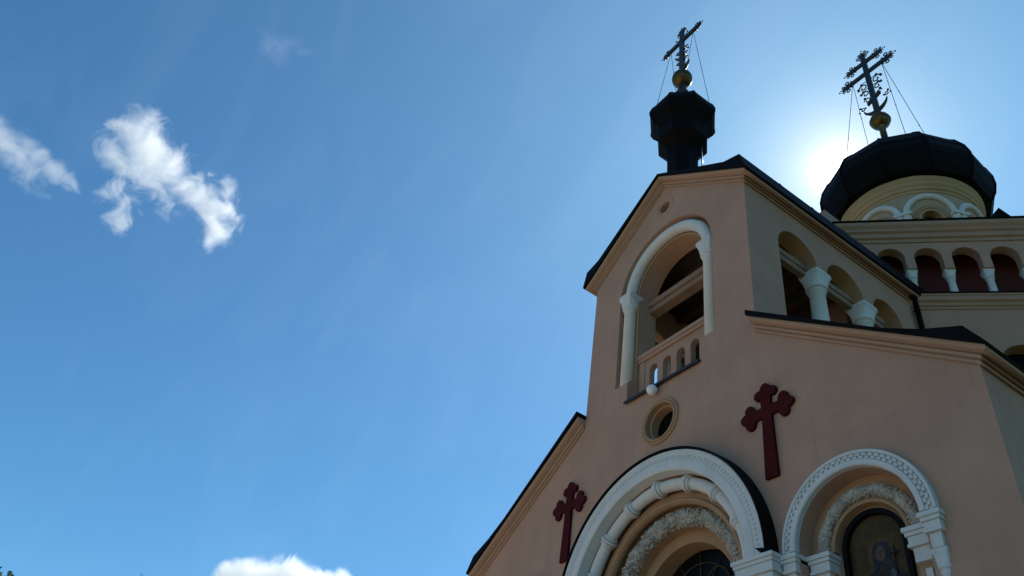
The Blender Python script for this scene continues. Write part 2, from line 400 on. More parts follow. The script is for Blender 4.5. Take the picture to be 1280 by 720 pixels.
for y in (1.6, 2.7, 3.8, 4.9): inn.box(-2.25, 2.25, y - .1, y + .1, 8.5, 8.79)
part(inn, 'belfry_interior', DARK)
for bx, by, bs in ((.0, 3.2, .62), (-1.0, 2.2, .36)):
    be = MB()
    be.lathe((bx, by, 6.1), [(bs * 1.0, -bs * 1.1), (bs * .97, -bs * 1.05), (bs * .78, -bs * .6), (bs * .6, -.1 * bs), (bs * .52, .25 * bs), (bs * .3, .42 * bs), (bs * .05, .46 * bs)], 24)
    be.box(bx - .06, bx + .06, by - .06, by + .06, 6.1 + bs * .4, 7.4)
    be.box(-2.3, 2.3, by - .1, by + .1, 7.3, 7.5)
    part(be, 'bell', BRONZE)

# portal ------------------------------------------------------------------------------------------------
def Uring(mb, cx, zc, r0, r1, y0, y1, zb, mi=0, n=48):
    """stepped order: an upside-down U from the ground over the arch"""
    o = [(cx - r1, zb)] + [(cx - r0, zb)] + [(cx + r0 * math.cos(PI - PI * i / n), zc + r0 * math.sin(PI - PI * i / n)) for i in range(n + 1)] + [(cx + r0, zb), (cx + r1, zb)] + [(cx + r1 * math.cos(PI * i / n), zc + r1 * math.sin(PI * i / n)) for i in range(n + 1)]
    mb.slab(o, [], y0, y1, MF, mi)
def ringarc(mb, cx, zc, r0, r1, y0, y1, mi=0, a0=0, a1=180, n=56):
    P = arcpts(cx, 0, zc, r0, a0, a1, n)
    mb.sweep(P, [(-y0, 0), (-y0, r1 - r0), (-y1, r1 - r0), (-y1, 0)], (0, -1, 0), -1, mi)
po = MB()
po.sweep(arcpts(0, 0, PZ, 2.365, n=72), [(-.1, 0), (.25, 0), (.27, .03), (.27, .18), (.255, .2), (.255, .32), (.275, .34), (.275, .41), (.25, .43), (-.02, .43)], (0, -1, 0), 1)
for i in range(86):                              # little raised billets along the face
    a = R(2 + i * 176 / 85)
    T = Matrix.Translation((2.625 * math.cos(a), -.255, PZ + 2.625 * math.sin(a))) @ Matrix.Rotation(-a, 4, 'Y') @ Matrix.Rotation(.5, 4, 'Y')
    po.box(-.035, .035, -.018, .01, -.02, .02, 0, T)
part(po, 'portal_archivolt', WHITE)
ho = MB()
ho.sweep(arcpts(0, 0, PZ, 2.8, -1, 181, 72), [(.0, 0), (.31, 0), (.31, .03), (0, .045)], (0, -1, 0), 1)
for sx in (-1, 1): ho.prism([(sx * 2.8, PZ - .05), (sx * 2.84, PZ + .05), (sx * 2.62, PZ + .1)], 'y', -.33, -.29)
part(ho, 'hood_flashing', ROOF)
pr = MB()
Uring(pr, 0, PZ, 2.0, 2.6, .303, .5, GZ + .31)
Uring(pr, 0, PZ, 1.86, 2.1, .22, .3, GZ + .31)
Uring(pr, 0, PZ, 1.52, 2.2, .503, .75, GZ + .31)
Uring(pr, 0, PZ, 1.27, 1.7, .753, 1.2, GZ + .31)
part(pr, 'portal_orders', OCHRE)
pm = MB(); pm.tube(arcpts(0, .22, PZ, 1.93, n=64), .045, 8)
part(pm, 'roll_moulding', OCHRE)
pt = MB(); pt.tube(arcpts(0, .06, PZ, 2.2, n=72), .125, 14)
for k in range(1, 8):
    a = 22.5 * k + 1.5
    for da, rr in ((-1.9, .16), (0, .185), (1.9, .16)):
        pt.tube(arcpts(0, .06, PZ, 2.2, a + da - .7, a + da + .7, 2), rr, 14)
part(pt, 'portal_roll_arch', WHITE)
def garland(cx, zc, rr, r, y, nA, nT, amp, name):
    """thick half-ring carved with leaves and rosettes"""
    mb = MB(); vs = []; fs = []
    for i in range(nA + 1):
        a = PI * i / nA
        for k in range(nT):
            b = 2 * PI * k / nT
            u = a * rr / r; q = Vector((u * .9, math.cos(b) * 1.0, math.sin(b) * 1.0))
            d = noise.noise(q * 2.1 + Vector((cx, 3, 1))) * .5 + abs(noise.noise(q * 4.3)) * .9 + noise.noise(q * 8) * .25
            ro = math.cos(u * 1.25 + math.sin(b * 2) * .8) * .35
            rad = r * (1 + amp * (d - .25 + ro))
            px = rr + rad * math.cos(b)
            vs.append((cx + px * math.cos(a), y + rad * math.sin(b), zc + px * math.sin(a)))
    for i in range(nA):
        for k in range(nT): fs.append((i * nT + k, i * nT + (k + 1) % nT, (i + 1) * nT + (k + 1) % nT, (i + 1) * nT + k))
    mb.add(vs, fs, 0, False)
    # leaves and buds standing off the core
    rnd = random.Random(int(rr * 100))
    for i in range(int(nA * 1.3)):
        a = rnd.uniform(.01, PI - .01); b = rnd.uniform(PI * .75, PI * 2.1)
        px = rr + r * 1.02 * math.cos(b); c = Vector((cx + px * math.cos(a), y + r * 1.02 * math.sin(b), zc + px * math.sin(a)))
        out = Vector((math.cos(b) * math.cos(a), math.sin(b), math.cos(b) * math.sin(a)))
        t = out.cross(Vector((rnd.uniform(-1, 1), rnd.uniform(-1, 1), rnd.uniform(-1, 1)))).normalized(); s_ = out.cross(t)
        L_, w_ = r * rnd.uniform(.2, .34), r * rnd.uniform(.1, .17)
        mb.add([c - t * L_, c + s_ * w_ + out * r * .08, c + t * L_ + out * r * .12, c - s_ * w_ + out * r * .08, c + out * r * .26, c - out * r * .2],
               [(0, 1, 4), (1, 2, 4), (2, 3, 4), (3, 0, 4), (1, 0, 5), (2, 1, 5), (3, 2, 5), (0, 3, 5)], 0, False)
    return part(mb, name, STONE)
garland(0, PZ, 1.685, .155, .5, 420, 22, .42, 'floral_garland')
# imposts
def impost(mb, x0, x1, y0, y1, zt, mi=0):
    for d, a, b in ((.085, 0, .07), (.06, .072, .13), (.035, .132, .24), (.05, .242, .29), (.0, .292, .5)):
        mb.box(x0 - d, x1 + d, y0 - d, y1, zt - b, zt - a, mi)
for sx in (-1, 1):
    im = MB()
    a, b = sorted((sx * 2.2, sx * 2.9)); impost(im, a, b, -.27, .28, PZ - .03)
    part(im, 'portal_impost', WHITE, bevel=.008); im = MB()
    a, b = sorted((sx * 1.6, sx * 2.1)); impost(im, a, b, .24, .6, PZ - .032)
    part(im, 'portal_impost', WHITE, bevel=.008)
    pc = MB(); pc.box(sx * 2.55 - .32, sx * 2.55 + .32, -.22, .29, GZ + .32, PZ - .535)
    part(pc, 'portal_pilaster', WHITE); pc = MB()
    pc.lathe((sx * 1.86, .38, 0), [(.2, GZ + .35), (.2, GZ + .5), (.14, GZ + .6), (.13, PZ - .55)], 16)
    part(pc, 'portal_column', WHITE)
# door with fanlight grille
do = MB()
do.slab(arch(0, PZ, 1.4, GZ + .31), [], 1.15, 1.2, MF)
dr = part(do, 'door', GLASS)
gr = MB(); yg = 1.12
for r_ in (.5, .22): gr.tube(arcpts(0, yg, PZ + .15, r_ * 1.7, n=32), .014, 6)
for k in range(5):
    a = R(30 + 30 * k); gr.tube([(.37 * math.cos(a), yg, PZ + .15 + .37 * math.sin(a)), (1.2 * math.cos(a), yg, PZ + .05 + 1.22 * math.sin(a))], .012, 6)
for sx in (-1, 1):
    for q in (0, 1):
        c0 = (sx * (.42 + .1 * q), PZ + .55 - .35 * q)
        gr.tube([(c0[0] + sx * .34 * (1 - i / 40) * math.cos(i * .22 + q), yg - .01, c0[1] + .34 * (1 - i / 40) * math.sin(i * .22 + q)) for i in range(34)], .014, 6)
gr.tube([(-1.27, yg, PZ), (1.27, yg, PZ)], .03, 6); gr.tube([(0, yg, GZ + .4), (0, yg, PZ)], .03, 6)
part(gr, 'iron_grille', mat('dull_gilt_iron', (.07, .05, .028), .6, .3, 6, 0, metal=.4), dr)
st = MB()
for i in range(3): st.box(-3.4 - .35 * i, 3.4 + .35 * i, -1.0 - .38 * i, .29, GZ + .31 - .1 * (i + 1) - .01, GZ + .3 - .1 * i)
part(st, 'front_steps', mat('granite_step', (.36, .35, .33), .8, .15, 8, .3, 60))

# side niches with a painted icon
def side_niche(cx, visible):
    mb = MB()
    mb.sweep(arcpts(cx, 0, NZ, 1.065, n=64), [(-.1, 0), (.09, 0), (.11, .02), (.11, .09), (.07, .1), (.07, .2), (.1, .21), (.1, .255), (-.01, .26)], (0, -1, 0), 1)
    for row in range(2):                          # billet moulding: two staggered rows of short blocks
        n_ = 34
        for i in range(n_):
            a = R(1.5 + (i + .5 * row) * 177 / n_)
            rr = 1.065 + .122 + row * .05
            T = Matrix.Translation((cx + rr * math.cos(a), -.07, NZ + rr * math.sin(a))) @ Matrix.Rotation(-a, 4, 'Y')
            mb.box(-.022, .022, -.03, .01, -.03, .03, 0, T)
    part(mb, 'niche_archivolt', WHITE)
    mb = MB()
    Uring(mb, cx, NZ, .68, 1.3, .303, .42, -4.6); Uring(mb, cx, NZ, .56, .9, .423, .6, -4.6)
    mb.sweep(arcpts(cx, .3, NZ, .62, n=48), [(-.1, 0), (.02, 0), (.035, .03), (.02, .06), (-.1, .07)], (0, -1, 0), 1)
    mb.sweep(arcpts(cx, .42, NZ, .56, n=48), [(-.02, -.02), (.02, -.02), (.03, .02), (.0, .05), (-.02, .05)], (0, -1, 0), 1)
    mb.box(cx - 1.3, cx + 1.3, .05, .7, -4.9, -4.6)
    part(mb, 'niche_orders', OCHRE)
    garland(cx, NZ, .80, .088, .27, 240, 16, .42, 'floral_garland')
    for sx in (-1, 1):
        mb = MB(); a, b = sorted((cx + sx * 1.12, cx + sx * 1.29)); impost(mb, a, b, -.06, .25, NZ - .03)
        part(mb, 'niche_impost', WHITE, bevel=.006); mb = MB()
        a, b = sorted((cx + sx * .70, cx + sx * .98)); impost(mb, a, b, .2, .5, NZ - .032)
        part(mb, 'niche_impost', WHITE, bevel=.006)
        mb = MB(); mb.box(cx + sx * .84 - .05, cx + sx * .84 + .05, .25, .302, -4.59, NZ - .62)
        part(mb, 'pilaster_strip', WHITE)
    for sx in (-1, 1): column(cx + sx * 1.2, .06, -4.58, NZ - .535, .085, .28, church, .11)
side_niche(NX, True); side_niche(-NX, False)
mb = MB(); mb.slab(arch(-NX, NZ, .5, -4.58), [], .56, .6, MF)
part(mb, 'niche_panel', DARK)

# central body: diagonal walls with a columned gallery
CY, AP = 13.3, 6.82
H, HC = 4.48, AP * math.sqrt(2) - 4.48               # half width of a diagonal wall
S2 = math.sqrt(.5)
def diagM(rot):
    """(u along wall, v = z, w inwards) for the wall whose outward normal is (1,-1) turned by rot"""
    u = Vector((S2, S2, 0)); wv = Vector((-S2, S2, 0)); c = Vector((S2 * AP, -S2 * AP, 0))
    m_ = Matrix(((u.x, 0, wv.x, c.x), (u.y, 0, wv.y, c.y), (0, 1, 0, 0), (0, 0, 0, 1)))
    return Matrix.Translation((0, CY, 0)) @ Matrix.Rotation(rot, 4, 'Z') @ m_
CS = [-.27 + .965 * k for k in range(-3, 5)]
for q, rot in enumerate((0, -PI / 2, PI / 2, PI)):
    M = diagM(rot)
    dw = MB()
    lo = []
    for c in CS: lo += []
    holes = []
    strip = [(CS[0] - .36, 8.72), (CS[-1] + .36, 8.72)]
    for c in reversed(CS): strip += [(c + .36 * math.cos(PI * i / 20), 10.15 + .36 * math.sin(PI * i / 20)) for i in range(21)]
    # piers between the arches come down to the capitals
    pts = [(CS[0] - .36, 8.72), (CS[-1] + .36, 8.72)]
    for i, c in enumerate(reversed(CS)):
        pts += [(c + .36, 9.72)] if i else []
        pts += [(c + .36 * math.cos(PI * k / 20), 10.15 + .36 * math.sin(PI * k / 20)) for k in range(21)]
        pts += [(c - .36, 9.72)] if c != CS[0] else []
    dw.slab([(-H, 8.6), (H, 8.6), (H, 11.4), (-H, 11.4)], [pts], 0, .3, M, 0, 0)
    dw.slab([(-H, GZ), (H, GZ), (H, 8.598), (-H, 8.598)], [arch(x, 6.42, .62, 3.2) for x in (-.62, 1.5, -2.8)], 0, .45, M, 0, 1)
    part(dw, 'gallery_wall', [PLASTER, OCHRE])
    bp = MB()
    bp.add([M @ Vector(p) for p in ((-H, 8.6, .75), (H, 8.6, .75), (H, 11.3, .75), (-H, 11.3, .75))], [(0, 1, 2, 3)])
    part(bp, 'gallery_back_panel', REDP)
    gl = MB(); gl.add([M @ Vector(p) for p in ((-3.6, 3.1, .4), (2.3, 3.1, .4), (2.3, 7.2, .4), (-3.6, 7.2, .4))], [(0, 1, 2, 3)])
    part(gl, 'window_glazing', GLASS)
    n3 = (M.to_3x3() @ Vector((0, 0, -1)))
    dc = MB()
    A = [M @ Vector((-H - .1, 10.72, 0)), M @ Vector((H + .1, 10.72, 0))]
    big = [(-.02, 0), (.04, 0), (.05, .1), (.12, .13), (.13, .27), (.2, .31), (.22, .38), (.3, .46), (.31, .58), (-.02, .58)]
    dc.sweep(A, big, n3, -1)
    A = [M @ Vector((-H - .05, 8.2, 0)), M @ Vector((H + .05, 8.2, 0))]
    low = [(-.02, 0), (.03, 0), (.04, .06), (.09, .09), (.1, .17), (.17, .21), (.18, .33), (.21, .35), (.21, .4), (-.02, .4)]
    dc.sweep(A, low, n3, -1)
    part(dc, 'body_cornice', OCHRE if False else mat('pale_ochre_trim', (.385, .245, .18), .9, .12, 1.2, .3, 60, streak=.2))
    lg = MB()
    A = [M @ Vector((-H, 8.62, 0)), M @ Vector((H, 8.62, 0))]
    lg.sweep(A, [(-.35, 0), (.235, -.015), (.235, .02), (-.35, .05)], n3, -1)
    A = [M @ Vector((-H - .15, 11.31, 0)), M @ Vector((H + .15, 11.31, 0))]
    lg.sweep(A, [(-.3, 0), (.35, 0), (.35, .045), (-.3, .2)], n3, -1)
    part(lg, 'ledge_flashing', ROOF)
    if q in (0, 1):
        for i in range(len(CS) - 1):
            c = (CS[i] + CS[i + 1]) / 2
            P = M @ Vector((c, 0, .2))
            o = column(0, 0, 8.67, 9.73, .1, .28, church, .14)
            o.matrix_parent_inverse = Matrix(); o.location = P - Vector((0, 0, GZ)); o.rotation_euler = (0, 0, PI / 4)
            for ch in o.children: ch.matrix_parent_inverse = Matrix()
cw = MB()
ring = []
for k in range(4):
    M = diagM(k * PI / 2)
    a, b = M @ Vector((-H, 0, .2)), M @ Vector((H, 0, .2))
    ring.append((a, b))
for k in range(4):                                   # narrow straight walls between the diagonal ones
    a = ring[k][0]; b = ring[k - 1][1]
    d = (b - a).normalized(); n_ = Vector((d.y, -d.x, 0))
    if n_.dot((a + b) / 2 - Vector((0, CY, 0))) < 0: n_ = -n_
    vs = []
    for p in (a - d * .0, b + d * .0):
        for off in (.2, -.2): vs.append(p + n_ * off)
    cw.add([(p.x, p.y, z_) for z_ in (GZ, 11.35) for p in vs], [(0, 1, 3, 2), (4, 5, 7, 6), (0, 2, 6, 4), (1, 3, 7, 5), (0, 1, 5, 4), (2, 3, 7, 6)])
part(cw, 'body_wall', PLASTER)
br = MB()
vs = []
for a, b in ring:
    for p in (a, b):
        d = (p - Vector((0, CY, 0))); d.z = 0; vs.append((p.x + d.x * .06, p.y + d.y * .06, 11.45))
top = [(2.6 * math.cos(2 * PI * k / 8 - PI / 8 - PI / 4 + .0), CY + 2.6 * math.sin(2 * PI * k / 8 - PI / 8 - PI / 4), 13.0) for k in range(8)]
import itertools
ctr = Vector((0, CY, 0))
vs.sort(key=lambda p: math.atan2(p[1] - CY, p[0])); top.sort(key=lambda p: math.atan2(p[1] - CY, p[0]))
br.add(vs + top, [(i, (i + 1) % 8, (i + 1) % 8 + 8, i + 8) for i in range(8)] + [tuple(range(7, -1, -1)), tuple(range(8, 16))])
part(br, 'body_roof', ROOF)
# small roofed hatch seen over the gallery cornice, and the plastered firewall stub behind the tower ridge
M = diagM(0)
rh = MB()
P = lambda u, v, w_: M @ Vector((u, v, w_))
rh.add([P(-.5, 11.45, .15), P(.62, 11.45, .15), P(.12, 12.25, .15), P(-.5, 11.45, 1.6), P(.62, 11.45, 1.6), P(.12, 12.25, 1.6)], [(0, 1, 2), (3, 5, 4), (0, 2, 5, 3), (1, 4, 5, 2), (0, 3, 4, 1)])
part(rh, 'roof_hatch', ROOF)
fs_ = MB(); fs_.box(1.25, 1.6, 4.97, 5.8, 11.0, 12.03)
part(fs_, 'firewall_stub', PLASTER)
dp = MB(); dp.tube([(2.87, 6.36, 8.5), (2.87, 6.36, GZ)], .07, 10); dp.tube([(2.9, 6.2, 8.5), (2.87, 6.36, 8.45)], .09, 8)
dp.tube([(2.8, 6.3, 8.05), (3.0, 6.2, 7.95), (3.05, 6.1, 7.85)], .02, 6)
part(dp, 'downpipe', ROOF)

# drum and dome
RD = 2.42
dr_ = MB()
def cyl(s_, z_, r_): a = s_ / 2.5 - PI / 2; return (r_ * math.cos(a), CY + r_ * math.sin(a), z_)
NW = 8; half = 2.5 * PI / 8; win = dict(zc=16.4, r=.36)
for k in range(8):
    s0 = k * 2 * half
    inner = arch(0, win['zc'], win['r'], 13.6, 20)
    def border(p):
        # radial projection of an opening point on to the panel border
        c = (0, 15.2); dx, dz = p[0] - c[0], p[1] - c[1]
        t = min((half / abs(dx)) if abs(dx) > 1e-6 else 1e9, ((18.3 - c[1]) / dz) if dz > 1e-6 else 1e9, ((11.8 - c[1]) / dz) if dz < -1e-6 else 1e9)
        return (c[0] + dx * t, c[1] + dz * t)
    # densify the opening so the corners of the panel are hit
    dense = []
    for i in range(len(inner)):
        a, b = inner[i], inner[(i + 1) % len(inner)]
        n_ = max(1, int(math.hypot(b[0] - a[0], b[1] - a[1]) / .12))
        dense += [(a[0] + (b[0] - a[0]) * j / n_, a[1] + (b[1] - a[1]) * j / n_) for j in range(n_)]
    outer = [border(p) for p in dense]
    for cxn in ((half, 18.3), (-half, 18.3), (half, 11.8), (-half, 11.8)):
        j = min(range(len(outer)), key=lambda i: math.hypot(outer[i][0] - cxn[0], outer[i][1] - cxn[1])); outer[j] = cxn
    n_ = len(dense); rows = 7; vs = []
    for t in range(rows + 1):
        f_ = t / rows
        vs += [cyl(s0 + p[0] + (o_[0] - p[0]) * f_, p[1] + (o_[1] - p[1]) * f_, RD) for p, o_ in zip(dense, outer)]
    dr_.add(vs, [(t * n_ + i, t * n_ + (i + 1) % n_, (t + 1) * n_ + (i + 1) % n_, (t + 1) * n_ + i) for t in range(rows) for i in range(n_)], 0, False)
    vs = [cyl(s0 + p[0], p[1], RD) for p in dense] + [cyl(s0 + p[0] * .98, p[1], RD - .35) for p in dense]
    dr_.add(vs, [(i, (i + 1) % n_, (i + 1) % n_ + n_, i + n_) for i in range(n_)] , 1, False)
    dr_.add([cyl(s0 + p[0] * .98, p[1], RD - .34) for p in dense], [tuple(range(n_))], 2, False)
    # stepped ochre surround
    for rr, hh, dd in ((.47, .1, .05), (.6, .06, .03)):
        path = [(rr * math.cos(PI * i / 24), win['zc'] + rr * math.sin(PI * i / 24)) for i in range(25)]
        vs = []
        for x_, z_ in path:
            for du, dv in ((0, 0), (0, dd), (hh, dd), (hh, 0)):
                f_ = 1 + du / rr
                vs.append(cyl(s0 + x_ * f_, win['zc'] + (z_ - win['zc']) * f_, RD - .01 + dv))
        dr_.add(vs, [(i * 4 + a, i * 4 + (a + 1) % 4, i * 4 + 4 + (a + 1) % 4, i * 4 + 4 + a) for i in range(24) for a in range(4)], 1, False)
part(dr_, 'drum', [mat('cream_plaster', (.42, .31, .21), .9, .1, 1.5, .3, 60, streak=.2), OCHRE, GLASS])
ta = MB()
for k in range(8):
    s0 = k * 2 * half
    ta.tube([cyl(s0 + .86 * math.cos(PI * i / 32), 16.62 + .86 * math.sin(PI * i / 32), RD + .05) for i in range(33)], .115, 10)
part(ta, 'drum_arcade', WHITE)
tc_ = MB()
for k in range(8):
    for ds in (-.13, .13):
        x_, y_, _ = cyl((k + .5) * 2 * half + ds, 0, RD + .06)
        tc_.lathe((x_, y_, 0), [(.1, 12.0), (.085, 12.2), (.085, 16.15), (.11, 16.2), (.15, 16.45), (.15, 16.6)], 12)
    T = Matrix.Translation((0, CY, 0)) @ Matrix.Rotation(((k + .5) * 2 * half) / 2.5 - PI / 2, 4, 'Z')
    tc_.box(RD - .1, RD + .24, -.31, .31, 16.5, 16.63, 0, T)
part(tc_, 'drum_colonnette', WHITE)
dcn = MB()
dcn.lathe((0, CY, 0), [(RD - .05, 17.72), (RD + .04, 17.75), (RD + .05, 17.86), (RD + .11, 17.88), (RD + .12, 18.0), (RD + .2, 18.08), (RD + .21, 18.2), (RD + .29, 18.3), (RD + .3, 18.42), (RD - .05, 18.5)], 64, 0, False, cap=False)
part(dcn, 'drum_cornice', mat('yellow_ochre_trim', (.44, .30, .175), .9, .12, 1.2, .3, 60))
dm = MB()
prof = [(2.3, 18.42), (2.75, 18.4), (3.02, 18.46), (3.2, 18.8), (3.31, 19.25), (3.31, 19.7), (3.18, 20.25), (2.9, 20.85), (2.45, 21.4), (1.85, 21.9), (1.25, 22.35), (.74, 22.8), (.4, 23.2), (.22, 23.6), (.16, 24.0)]
ND = 12; ph = PI / 12 + R(5)
dm.lathe((0, CY, 0), prof, ND, 0, False, ph)
for k in range(ND):
    a = 2 * PI * k / ND + ph
    dm.tube([((r_ + .005) * math.cos(a), CY + (r_ + .005) * math.sin(a), z_) for r_, z_ in prof[2:]], .04, 6)
    for j in range(2, len(prof) - 2):
        pass
# lapped sheet joints
for z_, r_ in ((19.3, 3.315), (20.25, 3.185), (21.4, 2.455)):
    P = [(r_ * math.cos(2 * PI * k / ND + ph), CY + r_ * math.sin(2 * PI * k / ND + ph), z_) for k in range(ND)]
    dm.tube(P, .015, 5, closed=True)
part(dm, 'dome', DOMEM)
# lightning conductor along the drum
lc = MB(); lc.tube([cyl(-.95, 16.2, RD + .05), cyl(-.97, 16.6, RD + .16), cyl(-.98, 17.1, RD + .1)], .02, 5)
part(lc, 'conductor_wire', IRON)

# small cupola on the front gable
cu = MB(); cc = (0, .68, 0); q8 = PI / 8; k8 = 1 / math.cos(PI / 8)
cp = [(.47, 10.4), (.47, 12.66), (.6, 12.8), (.76, 12.98), (.77, 13.02), (.77, 13.46), (.72, 13.52), (.72, 13.6), (.82, 13.78), (.95, 13.95), (1.04, 14.15), (1.04, 14.3), (.96, 14.55), (.78, 14.82), (.54, 15.05), (.32, 15.25), (.18, 15.5), (.12, 15.8)]
cu.tube([(.50, .97, 11.6), (.50, .97, 12.74)], .022, 10, 1)  # bright metal rod, added only to give the neck edge a sun glint
cu.lathe(cc, [(r_ * 1.03, z_) for r_, z_ in cp], 8, 0, False, q8)
for k in range(8):
    a = 2 * PI * k / 8 + q8
    cu.tube([(r_ * 1.03 * math.cos(a), .68 + r_ * 1.03 * math.sin(a), z_) for r_, z_ in cp[8:-1]], .022, 5)
part(cu, 'cupola', [DOMEM, mat('glint_rod_metal', (.6, .6, .6), .25, .1, 5, 0, metal=1.)])

# ------------------------------------------------------------------ crosses on the roofs
def trefoil_end(mb, x, y, z, dx, dz, s):
    """pierced leaf finial at the end of an arm"""
    px, pz = -dz, dx
    th = .035
    def pt(a, b): return (x + dx * a * s + px * b * s, z + dz * a * s + pz * b * s)
    poly = [pt(0, .13), pt(.1, .3), pt(.22, .22), pt(.42, .1), pt(.62, 0), pt(.42, -.1), pt(.22, -.22), pt(.1, -.3), pt(0, -.13)]
    mb.prism(poly, 'y', y - th, y + th)
    for sgn in (-1, 1):
        c = pt(.12, .42 * sgn); mb.tube([(c[0] + .13 * s * math.cos(t), y, c[1] + .13 * s * math.sin(t)) for t in [i * PI / 5 for i in range(10)]], .035 * s + .006, 5, closed=True)
        c = pt(.45, .27 * sgn); mb.tube([(c[0] + .09 * s * math.cos(t), y, c[1] + .09 * s * math.sin(t)) for t in [i * PI / 5 for i in range(10)]], .03 * s + .006, 5, closed=True)
        c = pt(-.18, .3 * sgn); mb.ball((c[0], y, c[1]), .07 * s, 6)
    c = pt(.78, 0); mb.ball((c[0], y, c[1]), .06 * s, 6)
    c = pt(.66, .12); mb.ball((c[0], y, c[1]), .04 * s, 6); c = pt(.66, -.12); mb.ball((c[0], y, c[1]), .04 * s, 6)
def curl(mb, x, y, z, s, flip, rot=0.):
    P = []
    for i in range(22):
        t = i * .33; r_ = s * (1 - i / 26)
        P.append((x + flip * r_ * math.cos(t + rot), y, z + r_ * math.sin(t + rot)))
    mb.tube(P, .02 + s * .05, 5)
# large cross
y = CY
bigc = thing('rooftop_cross', 'ornate two barred iron cross with crescent and gilt ball on large black dome', 'cross', (0, CY, 24.4), 'iron crosses on the roofs')
k = MB(); k.lathe((0, CY, 0), [(.2, 23.7), (.15, 23.85), (.14, 25.0), (.2, 25.06), (.2, 25.12)], 14); part(k, 'stem', GOLD, bigc)
k = MB(); k.ball((0, CY, 25.52), .45, 24); k.lathe((0, CY, 0), [(.455, 25.47), (.47, 25.5), (.47, 25.54), (.455, 25.57)], 24); part(k, 'orb', GOLD, bigc)
k = MB(); k.prism([(-.13, 25.95), (.13, 25.95), (.11, 31.0), (-.11, 31.0)], 'y', y - .07, y + .07)
for sx in (-1, 1):
    for z_, s_ in ((28.6, .26), (28.05, .22), (27.5, .2)): curl(k, sx * (.12 + s_), y, z_, s_, sx, .4)
    for z_ in (28.9, 28.3, 27.75): k.ball((sx * .42, y, z_), .07, 6)
    k.ball((sx * .62, y, 28.65), .08, 6); k.ball((sx * .55, y, 28.2), .07, 6); k.tube([(sx * .1, y, 28.9), (sx * .4, y, 28.95), (sx * .62, y, 28.65)], .022, 5); k.tube([(sx * .1, y, 28.35), (sx * .4, y, 28.3), (sx * .55, y, 28.2)], .022, 5)
part(k, 'shaft', IRON, bigc)
for z_, hw, s_ in ((30.42, .64, .68), (29.53, 1.02, .74)):
    k = MB(); k.box(-hw, hw, y - .06, y + .06, z_ - .11, z_ + .11)
    for sx in (-1, 1): trefoil_end(k, sx * hw, y, z_, sx, 0, s_)
    part(k, 'crossbar', IRON, bigc)
k = MB(); trefoil_end(k, 0, y, 30.95, 0, 1, .64); part(k, 'finial', IRON, bigc)
k = MB(); k.prism([(-.36, 27.1), (-.36, 27.26), (.36, 27.56), (.36, 27.4)], 'y', y - .06, y + .06); part(k, 'footrest', IRON, bigc)
k = MB()
P = [(.62 * math.cos(R(a)), y, 26.95 + .62 * math.sin(R(a))) for a in range(188, 353, 8)]
k.tube(P, [.03 + .075 * math.sin(PI * i / (len(P) - 1)) for i in range(len(P))], 8)
for sx in (-1, 1):
    curl(k, sx * .66, y, 27.05, .14, sx, 1.); k.ball((sx * .75, y, 27.25), .06, 6); k.ball((sx * .5, y, 27.08), .05, 6); k.ball((sx * .84, y, 27.0), .05, 6)
part(k, 'crescent', IRON, bigc)
for sx in (-1, 1):
    for sy in (-1, 1):
        k = MB(); a = Vector((sx * .82, y, 29.5)); b = Vector((sx * 1.5, CY + sy * 1.35, 21.72))
        k.tube([a, b], .014, 5)
        for t in (.3, .62): c = a + (b - a) * t; k.ball(c, .03, 6)
        part(k, 'guy_wire', IRON, bigc)
# small cross
y = .68
sm = thing('rooftop_cross', 'small single barred iron cross with gilt ball on small black cupola', 'cross', (0, .68, 15.8), 'iron crosses on the roofs')
k = MB(); k.lathe((0, y, 0), [(.15, 15.7), (.2, 15.85), (.13, 15.95), (.11, 16.3)], 12); part(k, 'stem', IRON, sm)
k = MB(); k.ball((0, y, 16.62), .34, 24); part(k, 'orb', GOLD, sm)
k = MB(); k.prism([(-.1, 16.9), (.1, 16.9), (.08, 19.6), (-.08, 19.6)], 'y', y - .05, y + .05)
for sx in (-1, 1):
    for z_, s_ in ((18.35, .11), (18.0, .1), (17.7, .1)): curl(k, sx * (.07 + s_), y, z_, s_, sx, .4)
    k.ball((sx * .3, y, 18.2), .04, 6); k.ball((sx * .28, y, 19.3), .035, 6); k.ball((sx * .2, y, 19.5), .03, 6)
    k.tube([(sx * .05, y, 19.15), (sx * .22, y, 19.22), (sx * .28, y, 19.3)], .012, 5)
part(k, 'shaft', IRON, sm)
k = MB(); k.box(-.72, .72, y - .045, y + .045, 18.91, 19.08)
for sx in (-1, 1): trefoil_end(k, sx * .68, y, 18.99, sx, 0, .42)
part(k, 'crossbar', IRON, sm)
k = MB(); trefoil_end(k, 0, y, 19.55, 0, 1, .38); part(k, 'finial', IRON, sm)
k = MB(); P = [(.34 * math.cos(R(a)), y, 17.5 + .34 * math.sin(R(a))) for a in range(188, 353, 10)]
k.tube(P, [.02 + .07 * math.sin(PI * i / (len(P) - 1)) for i in range(len(P))], 6); part(k, 'crescent', IRON, sm)
for sx in (-1, 1):
    for sy in (-1, 1):
        k = MB(); a = Vector((sx * .55, y, 18.93)); b = Vector((sx * .66, y + sy * .62, 14.6)); k.tube([a, b], .009, 5)
        for t in (.25, .5, .75): k.ball(a + (b - a) * t, .018, 5)
        part(k, 'guy_wire', IRON, sm)

